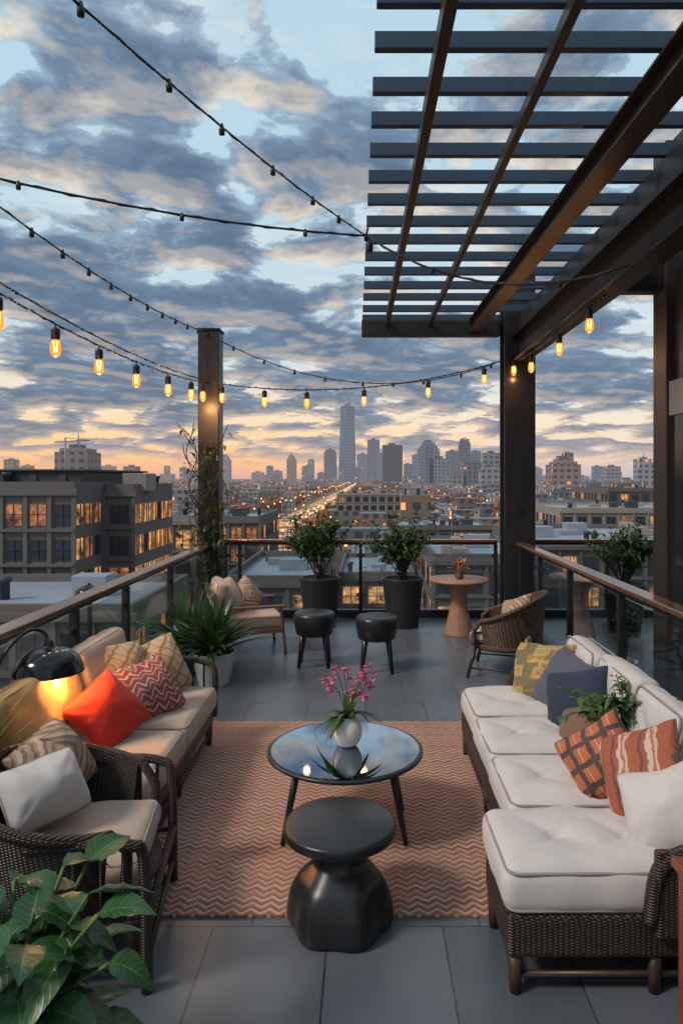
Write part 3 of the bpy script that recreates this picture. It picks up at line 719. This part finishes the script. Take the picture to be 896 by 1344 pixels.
def strap(name,x,y,potr,poth,potm,mat,n,L,W,droop,spread=1.0,hmin=.35,pz=0):
    P=pot(potr,poth,potm,x,y,pz,.7)
    if pz>0: P.append(lathe([(potr*.9,.002),(potr*.9,.02),(.02,.03),(.02,pz-.02),(potr*.9,pz-.01),(potr*.9,pz)],black,(x,y,0),20))
    for k in range(n):
        a=U(0,6.28); e=U(hmin,1.45); d=Vector((math.cos(a)*math.cos(e)*spread,math.sin(a)*math.cos(e)*spread,math.sin(e)))
        b=Vector((x+.05*math.cos(a)*R(),y+.05*math.sin(a)*R(),pz+poth-.02))
        P.append(leaf(b,d,L*U(.6,1.1),W*U(.7,1.2),droop*U(.4,1.2),mat,9,.35,across=1,shape=.6))
    make(name,P)
strap('potted_leafy_plant',-1.45,6.55,.20,.31,greypot,lf_dark,95,.70,.08,.42)
strap('potted_leafy_plant',-1.78,6.9,.16,.30,darkpot,lf_shrub,80,.84,.065,.4)
strap('potted_grass_plant',-1.84,3.12,.13,.26,darkpot,lf_warm,90,.66,.026,.35,.9,.6,.30)
ox,oy,oz=-.105,3.86,.458
P=[lathe(prof([(.035,0),(.06,.015),(.082,.06),(.08,.11),(.055,.15),(.045,.165)],5)+[(.038,.163),(.036,.14)],whitepot,(ox,oy,oz),32)]
for k in range(22):
    a=U(0,6.28);e=U(.1,1.0); P.append(leaf((ox,oy,oz+.155),(math.cos(a)*math.cos(e),math.sin(a)*math.cos(e),math.sin(e)),U(.14,.24),.05,U(.3,.9),lf_shrub,8,.3))
for k in range(9):
    a=U(0,6.28); s=U(.3,1); e=Vector((ox+.15*s*math.cos(a)+.03,oy+.1*s*math.sin(a),oz+U(.26,.44)))
    pts=curve([(ox,oy,oz+.15),Vector((ox,oy,oz+.15)).lerp(e,.5)+Vector((0,0,.05)),e],6); P.append(tube(pts,.003,lf_dark,5))
    for j in range(3):
        c=e+Vector((U(-.045,.045),U(-.04,.04),U(-.05,.03))); face=Vector((U(-.5,.5),-1,U(-.1,.6))).normalized()
        s1=face.cross(Vector((0,0,1))).normalized(); s2=s1.cross(face)
        for q in range(5):
            an=q*1.2566+U(-.1,.1); P.append(leaf(c,s1*math.cos(an)+s2*math.sin(an)+face*.25,U(.026,.036),.026,.1,petal,4,.2,across=1,shape=.9))
        P.append(lathe([(.001,-.004),(.005,0),(.001,.005)],orangep,c+face*.006,6))
make('potted_orchid',P)
px_,py_=1.38,3.62
P=pot(.10,.18,darkpot,px_-.02,py_,.48)
for k in range(34):
    a=U(0,6.28);e=U(.0,1.2); d=Vector((math.cos(a)*math.cos(e),math.sin(a)*math.cos(e),math.sin(e)*.7)); L_=U(.18,.42)
    b=Vector((px_-.02,py_,.65)); e_=b+d*L_+Vector((0,0,.05-.10*R())); pts=curve([b,b.lerp(e_,.5)+Vector((0,0,.06)),e_],5)
    P.append(tube(pts,.003,lf_dark,4))
    for j in range(14):
        p=pts[int(U(.3,1)*(len(pts)-1))]; P.append(leaf(p,(U(-1,1),U(-1,1),U(-.5,.7)),U(.04,.08),.032,.3,lf_shrub,3,across=1))
make('potted_trailing_plant',P)
P=pot(.20,.34,darkpot,-.98,1.86,0,.75)
random.seed(5)
for s in range(34):
    a=U(0,6.28); rr=.27*math.sqrt(R()); e=Vector((-1.0+rr*math.cos(a)*1.1,1.92+rr*math.sin(a),U(.42,.88)-rr*.35)); b=Vector((-.98,1.88,.32))
    pts=curve([b,b.lerp(e,.5)+Vector((0,0,.06)),e],6); P.append(tube(pts,.006,lf_shrub,6))
    for k in range(6):
        p=pts[max(3,len(pts)-1-k*2)]; an=a+k*2.2+U(-.5,.5); el=U(-.15,.65)
        P.append(leaf(p,(math.cos(an)*math.cos(el),math.sin(an)*math.cos(el),math.sin(el)),U(.13,.20),U(.08,.115),U(.25,.8),lf_big,14,.24,ripple=.07,across=3,shape=.74,twist=U(-.4,.4)))
make('broad_leaf_plant',P)
random.seed(8)
P=pot(.15,.3,darkpot,-1.78,8.75,0)
for s in range(11):
    pts=[Vector((-1.80+U(-.05,.05),8.78,.3))]; hh=U(1.0,2.5)
    side=U(-.50,.10)
    for i in range(12):
        tt=(i+1)/12; pts.append(Vector((-1.90+side*tt+.09*math.sin(i*1.3+s),8.93+.05*math.cos(i+s),.3+hh*tt)))
    P.append(tube(curve(pts,3),.007,bark,5))
    for k in range(30):
        p=pts[min(12,int(1+11*R()**1.5)+0)]+Vector((U(-.08,.08),U(-.06,.06),U(-.1,.1))); d=(U(-1,1),U(-1,.5),U(-.6,.6)); P.append(leaf(p,d,U(.06,.13),.05,.4,lf_dry if R()<.5 else lf_shrub,3,across=1))
        if k%4==0:
            q=p+Vector(d).normalized()*.13; P.append(tube([p,q],.003,bark,4)); 
            for _ in range(3): P.append(leaf(q,(U(-1,1),U(-1,1),U(-1,1)),U(.05,.09),.035,.3,lf_dry,3,across=1))
make('climbing_vine',P)
# ---------------------------------------------------------------- CITY
GZ=-24.0
def citymat(name,bay,fl,lit=.88,rough=.7,es=1.2):
    m,t=newmat(name); at=t.n('ShaderNodeAttribute',attribute_name='Col').outputs['Color']
    x,y,z=t.xyz(t.pos()); nx,ny,nz=t.xyz(t.n('ShaderNodeNewGeometry').outputs['Normal'])
    u=t.m('DIVIDE',t.m('ADD',x,y),bay); v=t.m('DIVIDE',t.m('ADD',z,200.3),fl)
    fu=t.m('FRACT',u);fv=t.m('FRACT',v)
    mk=t.m('MULTIPLY',t.m('MULTIPLY',t.m('GREATER_THAN',fu,.28),t.m('LESS_THAN',fu,.82)),t.m('MULTIPLY',t.m('GREATER_THAN',fv,.3),t.m('LESS_THAN',fv,.8)))
    mk=t.m('MULTIPLY',mk,t.m('LESS_THAN',t.m('ABSOLUTE',nz),.5))
    wn=t.n('ShaderNodeTexWhiteNoise',{'Vector':t.n('ShaderNodeCombineXYZ',{0:t.m('FLOOR',u),1:t.m('FLOOR',v),2:t.m('FLOOR',t.m('MULTIPLY',nx,2.0))}).outputs[0]},noise_dimensions='3D').outputs[0]
    li=t.m('MULTIPLY',mk,t.m('GREATER_THAN',wn,lit))
    n1=t.noise(t.pos(),.05,5,.6)
    base=t.mix(t.m('MULTIPLY',n1,.5),at,(.10,.10,.11,1))
    rf=t.m('MULTIPLY',t.m('GREATER_THAN',nz,.5),.55)
    base=t.mix(rf,base,t.mix(n1,(.09,.11,.14,1),(.32,.36,.42,1)))
    base=t.mix(mk,base,(.04,.05,.07,1))
    sh=princ(t,base,rough,0,None,{'Emission Color':(1,.40,.12,1),'Emission Strength':t.m('MULTIPLY',li,es)})
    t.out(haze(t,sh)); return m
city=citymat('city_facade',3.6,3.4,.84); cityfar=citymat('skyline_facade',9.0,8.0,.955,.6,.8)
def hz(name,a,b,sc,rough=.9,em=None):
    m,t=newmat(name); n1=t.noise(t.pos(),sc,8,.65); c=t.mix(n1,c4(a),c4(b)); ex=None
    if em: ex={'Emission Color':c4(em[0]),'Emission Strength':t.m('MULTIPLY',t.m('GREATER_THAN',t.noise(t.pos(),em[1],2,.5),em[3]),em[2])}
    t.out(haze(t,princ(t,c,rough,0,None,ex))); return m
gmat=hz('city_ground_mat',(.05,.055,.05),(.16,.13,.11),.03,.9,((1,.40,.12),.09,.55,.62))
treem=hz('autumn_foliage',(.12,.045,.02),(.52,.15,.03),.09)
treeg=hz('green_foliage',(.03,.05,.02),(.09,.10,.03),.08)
asph=hz('avenue_asphalt',(.12,.08,.06),(.26,.14,.08),.12,.7,((1,.42,.13),.11,.75,.52))  # warm street and car light painted into the asphalt as emission specks
roofm=pmat('flat_roof',(.26,.30,.36),.5,0,.3,.35,.1,10); roofd=pmat('dark_roof',(.075,.085,.10),.6,0,.3,.3,.1,10)
bw=pmat('building_stone',(.14,.128,.125),.8,0,.25,.4,.1,10); bdark=pmat('building_dark',(.045,.05,.058),.6,0,.2,.4,.1,10); bbei=pmat('building_beige',(.30,.265,.23),.8,0,.2,.4,.1,10)
def winm(name,cols,st):
    m,t=newmat(name); n1=t.noise(t.pos(),.9,4,.7); n2=t.noise(t.pos(),3.5,3)
    f=t.m('MULTIPLY',t.ramp(n1,[(.35,(0,0,0)),(.65,(1,1,1))]),n2)
    t.out(princ(t,(.03,.035,.045),.15,0,None,{'Emission Color':c4(cols),'Emission Strength':t.m('MULTIPLY',f,st)})); return m
winlit=winm('lit_window',(1,.45,.14),2.1); winlit2=winm('dim_lit_window',(.95,.34,.11),1.1); wing=pmat('city_window_glass',(.04,.055,.075),.1,0,.3,.3,0,10)
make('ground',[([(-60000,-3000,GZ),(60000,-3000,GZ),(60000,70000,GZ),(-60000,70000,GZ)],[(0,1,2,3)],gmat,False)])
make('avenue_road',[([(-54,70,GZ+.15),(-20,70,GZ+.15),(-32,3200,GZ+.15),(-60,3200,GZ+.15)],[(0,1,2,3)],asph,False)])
def bldg(name,x0,x1,y0,y1,z1,wall,bay=2.6,fl=3.3,litp=.35,sides=('f',),roof=roofd,par=.6,extra=()):
    P=[sbox(x0,x1,y0,y1,GZ,z1,wall)]
    P.append(sbox(x0+.3,x1-.3,y0+.3,y1-.3,z1,z1+.05,roof))
    for a in ((x0,x1,y0,y0+.3),(x0,x1,y1-.3,y1),(x0,x0+.3,y0+.3,y1-.3),(x1-.3,x1,y0+.3,y1-.3)): P.append(sbox(*a,z1,z1+par,wall))
    P.append(box(x0-.25,x1+.25,y0-.25,y0-.001,z1-.3,z1+.1,wall,0))
    nf=min(7,int((z1-GZ)/fl))
    for sd in sides:
        L0,L1=(x0,x1) if sd=='f' else (y0,y1)
        nb=max(1,int((L1-L0)/bay)); bw_=(L1-L0)/nb
        for f_ in range(nf):
            zt=z1-.9-f_*fl; zb=zt-fl*.60
            for b_ in range(nb):
                a=L0+b_*bw_+bw_*.18; c=L0+(b_+1)*bw_-bw_*.18
                r_=R(); mt=winlit if r_<litp*.45 else (winlit2 if r_<litp else wing)
                mid_=(a+c)/2
                if sd=='f':
                    P.append(box(a,c,y0-.04,y0-.002,zb,zt,mt,0)); P.append(box(mid_-.04,mid_+.04,y0-.10,y0-.041,zb,zt,bdark,0)); P.append(box(a,c,y0-.10,y0-.041,zb+.7,zb+.76,bdark,0))
                else:
                    xx,sg=(x1,1) if sd=='r' else (x0,-1)
                    P.append(box(min(xx+sg*.002,xx+sg*.04),max(xx+sg*.002,xx+sg*.04),a,c,zb,zt,mt,0))
                    P.append(box(min(xx+sg*.041,xx+sg*.1),max(xx+sg*.041,xx+sg*.1),mid_-.04,mid_+.04,zb,zt,bdark,0))
            if sd=='f': P.append(box(x0-.02,x1+.02,y0-.22,y0-.001,zb-.40,zb-.2,wall,0))
        if sd=='f':
            for b_ in range(nb+1):
                q=L0+b_*bw_; P.append(box(q-.14,q+.14,y0-.16,y0-.0015,z1-nf*fl,z1-.31,wall,0))
    for k in range(max(3,int((x1-x0)*(y1-y0)/35))):
        if k>12: break
        a=U(x0+1,x1-3.5); b=U(y0+1,y1-3.5); h=U(.4,1.4); P.append(box(a,a+U(.7,2.5),b,b+U(.7,2.5),z1+.06,z1+.05+h,random.choice([roofm,bdark,bbei]),.03,1))
        if k%3==0: P.append(lathe([(.25,0),(.25,.9),(.35,.95),(.35,1.2)],bdark,(U(x0+1,x1-1),U(y0+1,y1-1),z1+.05),10))
    P+=list(extra)
    make(name,P)
bldg('office_building',-46,-19.1,45,62,1.15,bw,1.5,2.3,.70,('f','r'),extra=[box(-46,-19.4,47,60,1.2,2.45,bdark,.05,1),box(-46,-19.1,46.8,60.2,2.452,2.6,bdark,.02,1)]+[box(-45+k*2.0,-44.5+k*2.0,46.9,46.99,1.3,2.2,wing,0) for k in range(13)])
bldg('office_building',-19.0,-16.9,50,60,.95,bw,1.1,2.3,.8,('f','r'))
bldg('apartment_block',-34,-11.2,33,43.5,-4.6,bw,1.9,2.8,.3,('f','r'),roof=roofm,par=.5)
bldg('apartment_block',-25,-16.5,66,80,-2.2,bbei,1.9,2.8,.35,('f','r'),roof=roofm)
bldg('apartment_block',-10.8,-3.5,52,70,-6.0,bw,1.9,2.8,.45,('f','r'),roof=roofm)
bldg('apartment_block',-22,-14,90,110,-3.6,bw,2,2.8,.45,('f','r'),roof=roofm)
bldg('apartment_block',5.5,14.2,56,74,-4.8,bw,1.9,2.8,.4,('f','l'),roof=roofm)
bldg('apartment_block',15.5,33,62,84,-4.2,bw,1.9,2.8,.35,('f','l'),roof=roofm)
bldg('apartment_block',34,62,120,150,-3.8,bbei,2.4,3,.2,('f','l'),roof=roofm)
bldg('office_building',-11,14,262,285,-4.2,bbei,2.8,3.2,.12,('f','l'),roof=roofm)
bldg('apartment_block',6,24,130,150,-7.5,bw,2.4,3,.4,('f','l'),roof=roofm)
bldg('apartment_block',-2.8,5,70,88,-8.2,bw,2.0,2.8,.45,('f','l'),roof=roofm)
bldg('apartment_block',-2,9,95,112,-9,bbei,2.4,3,.4,('f','l'),roof=roofm)
bldg('apartment_block',-48,-30,140,160,-5.5,bw,2.4,3,.4,('f','r'),roof=roofm)
bldg('apartment_block',60,100,170,200,-1,bw,2.6,3,.2,('f','l'),roof=roofm)
bldg('apartment_block',36,58,84,104,-6.2,bw,2.4,3,.3,('f','l'),roof=roofm)
spire=hz('spire_metal',(.2,.2,.22),(.3,.3,.3),.1,.4)
def tower(px0,px1,py,Y,col,dep=1.0,crown=0,name='skyscraper',mat=None,steps=0):
    x0=(px0-480)*Y/F; x1=(px1-480)*Y/F; z=H-(py-628)*Y/F; w_=x1-x0; mat=mat or cityfar
    c=(*col,1); P=[]
    zb=z
    if steps:
        for k in range(steps):
            f=.10*(steps-k)
            hh=(z-GZ)*.07
            P.append(sbox(x0+w_*f,x1-w_*f,Y+w_*f,Y+w_*dep-w_*f,zb-hh,zb,mat,c)); zb-=hh
    P.append(sbox(x0,x1,Y,Y+w_*dep,GZ,zb,mat,c))
    P.append(sbox(x0+w_*.3,x1-w_*.35,Y+w_*.3,Y+w_*.7,z,z+w_*.12,mat,(.15,.16,.18,1)))
    if crown: P.append(tube([(x0+w_*.5,Y+w_*.5,z),(x0+w_*.5,Y+w_*.5,z+crown*Y/F)],[w_*.04,w_*.01],spire,6))
    make(name,P)
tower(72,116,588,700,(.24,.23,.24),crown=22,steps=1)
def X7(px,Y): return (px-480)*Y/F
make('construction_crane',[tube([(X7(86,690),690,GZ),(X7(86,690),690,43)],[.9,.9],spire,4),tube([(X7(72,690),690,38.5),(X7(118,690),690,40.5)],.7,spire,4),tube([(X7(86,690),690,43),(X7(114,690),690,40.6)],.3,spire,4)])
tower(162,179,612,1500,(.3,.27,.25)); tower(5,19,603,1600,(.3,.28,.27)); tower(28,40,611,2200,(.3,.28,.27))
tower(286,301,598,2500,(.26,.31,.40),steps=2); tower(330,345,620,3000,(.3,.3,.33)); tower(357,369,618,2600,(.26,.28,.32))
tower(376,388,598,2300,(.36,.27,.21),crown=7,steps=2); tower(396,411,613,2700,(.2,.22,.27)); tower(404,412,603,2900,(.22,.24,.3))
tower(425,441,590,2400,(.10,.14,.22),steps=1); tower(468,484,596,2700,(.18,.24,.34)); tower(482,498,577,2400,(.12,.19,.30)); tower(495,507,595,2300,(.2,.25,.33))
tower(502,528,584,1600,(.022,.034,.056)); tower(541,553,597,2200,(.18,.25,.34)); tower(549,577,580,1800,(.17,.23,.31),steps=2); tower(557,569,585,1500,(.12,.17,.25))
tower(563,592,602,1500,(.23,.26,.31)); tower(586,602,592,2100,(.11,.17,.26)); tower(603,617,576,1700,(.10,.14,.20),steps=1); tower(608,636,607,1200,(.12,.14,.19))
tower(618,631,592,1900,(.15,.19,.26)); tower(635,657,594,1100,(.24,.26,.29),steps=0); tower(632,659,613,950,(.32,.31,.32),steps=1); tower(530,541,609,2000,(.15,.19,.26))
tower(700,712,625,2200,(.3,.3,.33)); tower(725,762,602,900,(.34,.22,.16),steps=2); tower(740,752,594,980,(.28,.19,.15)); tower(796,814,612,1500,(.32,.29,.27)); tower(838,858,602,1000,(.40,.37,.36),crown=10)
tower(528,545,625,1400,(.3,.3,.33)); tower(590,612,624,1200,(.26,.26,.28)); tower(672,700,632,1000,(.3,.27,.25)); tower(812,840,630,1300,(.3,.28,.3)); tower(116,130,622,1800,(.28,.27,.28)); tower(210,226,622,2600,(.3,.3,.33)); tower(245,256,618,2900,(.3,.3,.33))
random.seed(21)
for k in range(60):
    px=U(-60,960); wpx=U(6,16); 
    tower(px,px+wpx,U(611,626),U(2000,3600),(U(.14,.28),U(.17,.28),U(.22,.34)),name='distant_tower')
def supertall():
    Y=2800; cx=(455.5-480)*Y/F; w=11.4*Y/F; z1=H-(532-628)*Y/F; zs=H-(507-628)*Y/F; z0=GZ+55
    cy=Y+w
    b=[(cx-w,cy-w),(cx+w,cy-w),(cx+w,cy+w),(cx-w,cy+w)]; r=w*.80
    tp=[(cx,cy-r),(cx+r,cy),(cx,cy+r),(cx-r,cy)]
    V=[(a,b_,GZ) for a,b_ in b]+[(a,b_,z0) for a,b_ in b]+[(a,b_,z1) for a,b_ in tp]
    Fc=[(i,(i+1)%4,4+(i+1)%4,4+i) for i in range(4)]
    for i in range(4):
        Fc.append((4+i,4+(i+1)%4,8+i)); Fc.append((4+(i+1)%4,8+(i+1)%4,8+i))
    Fc.append((8,9,10,11))
    m,t=newmat('supertall_glass'); x,y,z=t.xyz(t.pos())
    fl=t.m('LESS_THAN',t.m('FRACT',t.m('DIVIDE',z,13.0)),.3)
    c=t.mix(t.m('MULTIPLY',fl,.4),(.09,.16,.26,1),(.32,.42,.52,1))
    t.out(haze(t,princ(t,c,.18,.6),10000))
    P=[(V,Fc,m,False)]
    P.append(lathe([(r*.5,0),(r*.5,14),(r*.22,22)],spire,(cx,cy,z1+.5),12))
    P.append(tube([(cx,cy,z1+10),(cx,cy,z1+50),(cx,cy,zs)],[5,3,1],spire,6))
    make('glass_skyscraper',P)
supertall()
random.seed(33); P=[]
pal=[(.24,.21,.20),(.30,.28,.28),(.18,.18,.19),(.34,.32,.31),(.26,.14,.10),(.15,.17,.21),(.36,.35,.35),(.30,.18,.13),(.20,.22,.26)]
Yc=95.0
while Yc<6500:
    step=Yc*.042+8
    half=Yc*.66+20; xx=-half
    while xx<half:
        w_=U(.5,1.3)*(10+Yc*.009); gap=U(2,6)+Yc*.003*R()
        if not(-59<xx+w_ and xx<-18) and not (Yc<300 and -60<xx<100 and R()<.25) and R()<.88:
            h=U(5,14)+ (U(3,11) if R()<.15 else 0)+ (Yc/1200.0)*U(0,2)
            h=min(h,22)
            d_=step*U(.45,.8); c=random.choice(pal); k=U(.6,1.15); y0=Yc+U(0,step*.2)
            P.append(sbox(xx,xx+w_,y0,y0+d_,GZ,GZ+h,city,(c[0]*k,c[1]*k,c[2]*k,1)))
            for _ in range(random.randint(0,3)):
                a=xx+w_*U(.05,.75); b_=y0+d_*U(.1,.7); P.append(sbox(a,a+w_*U(.06,.2),b_,b_+d_*.2,GZ+h,GZ+h+U(1.2,3.2),city,random.choice([(.3,.3,.32,1),(.12,.12,.14,1),(.45,.45,.48,1)])))
        xx+=w_+gap
    Yc+=step
make('distant_city_buildings',P)
random.seed(44)
def blob(c,r,mat):
    V=[];Fc=[]
    nq=26 if c[1]<450 else 12
    for q in range(nq):
        d=Vector((random.gauss(0,1),random.gauss(0,1),random.gauss(0,.8))).normalized()*r*U(.3,1); s=r*(U(.14,.30) if nq>20 else U(.25,.5)); o=len(V)
        for e in ((1,0,0),(0,1,0),(-1,0,0),(0,-1,0),(0,0,1),(0,0,-1)):
            V.append((c[0]+d.x+e[0]*s*U(.7,1.3),c[1]+d.y+e[1]*s*U(.7,1.3),c[2]+d.z*.8+e[2]*s*U(.7,1.2)))
        Fc+=[(o+a,o+b,o+4) for a,b in ((0,1),(1,2),(2,3),(3,0))]+[(o+b,o+a,o+5) for a,b in ((0,1),(1,2),(2,3),(3,0))]
    return (V,Fc,mat,False)
P=[]
for k in range(1700):
    Yt=165*(14**(R())); X=U(-.6,.6)*Yt
    if -59<X<-18: X=random.choice([-62,-16])+U(-2,2)
    r=U(2.0,4.2)*(1+Yt/1600)
    P.append(blob((X,Yt,GZ+U(5,11)),r,treem if R()<.62 else treeg))
make('distant_street_trees',P)
P=[]
hl=emis('headlight',(1,.72,.40),2.0); tl=emis('taillight',(1,.16,.05),1.4); stl=emis('street_light_glow',(1,.48,.16),2.6)
for k in range(130):
    Yt=150*(12**R()); lane=random.choice([-8,-5,3,6]); X=-38-Yt*.0025+lane
    P.append(sbox(X-.9,X+.9,Yt,Yt+4.2,GZ+.3,GZ+1.6,roofd)); s=.28+Yt*.0004; mt=hl if (lane<0 or k%3) else tl
    P.append(sbox(X-.7-s/2,X-.7+s/2,Yt-.1,Yt,GZ+.6,GZ+.6+s,mt)); P.append(sbox(X+.7-s/2,X+.7+s/2,Yt-.1,Yt,GZ+.6,GZ+.6+s,mt))
make('distant_traffic',P)
P=[]
pos=[]
Yt=110
while Yt<2600:
    pos+=[(-52-Yt*.0025,Yt),(-24-Yt*.0025,Yt)]; Yt*=1.07
for k in range(260):
    Yt=110*(18**R()); pos.append((U(-.55,.55)*Yt,Yt))
for X,Yt in pos:
    s=.32+Yt*.0005; hh=GZ+9+U(0,3)
    P.append(tube([(X,Yt,GZ),(X,Yt,hh)],.12,bdark,4)); P.append(lathe([(.01,-s),(s*.8,-s*.5),(s*.8,s*.5),(.01,s)],stl,(X,Yt,hh+s),6))
make('distant_street_lamps',P)
print('OBJ',len(bpy.data.objects),'V',sum(len(m.vertices) for m in bpy.data.meshes))
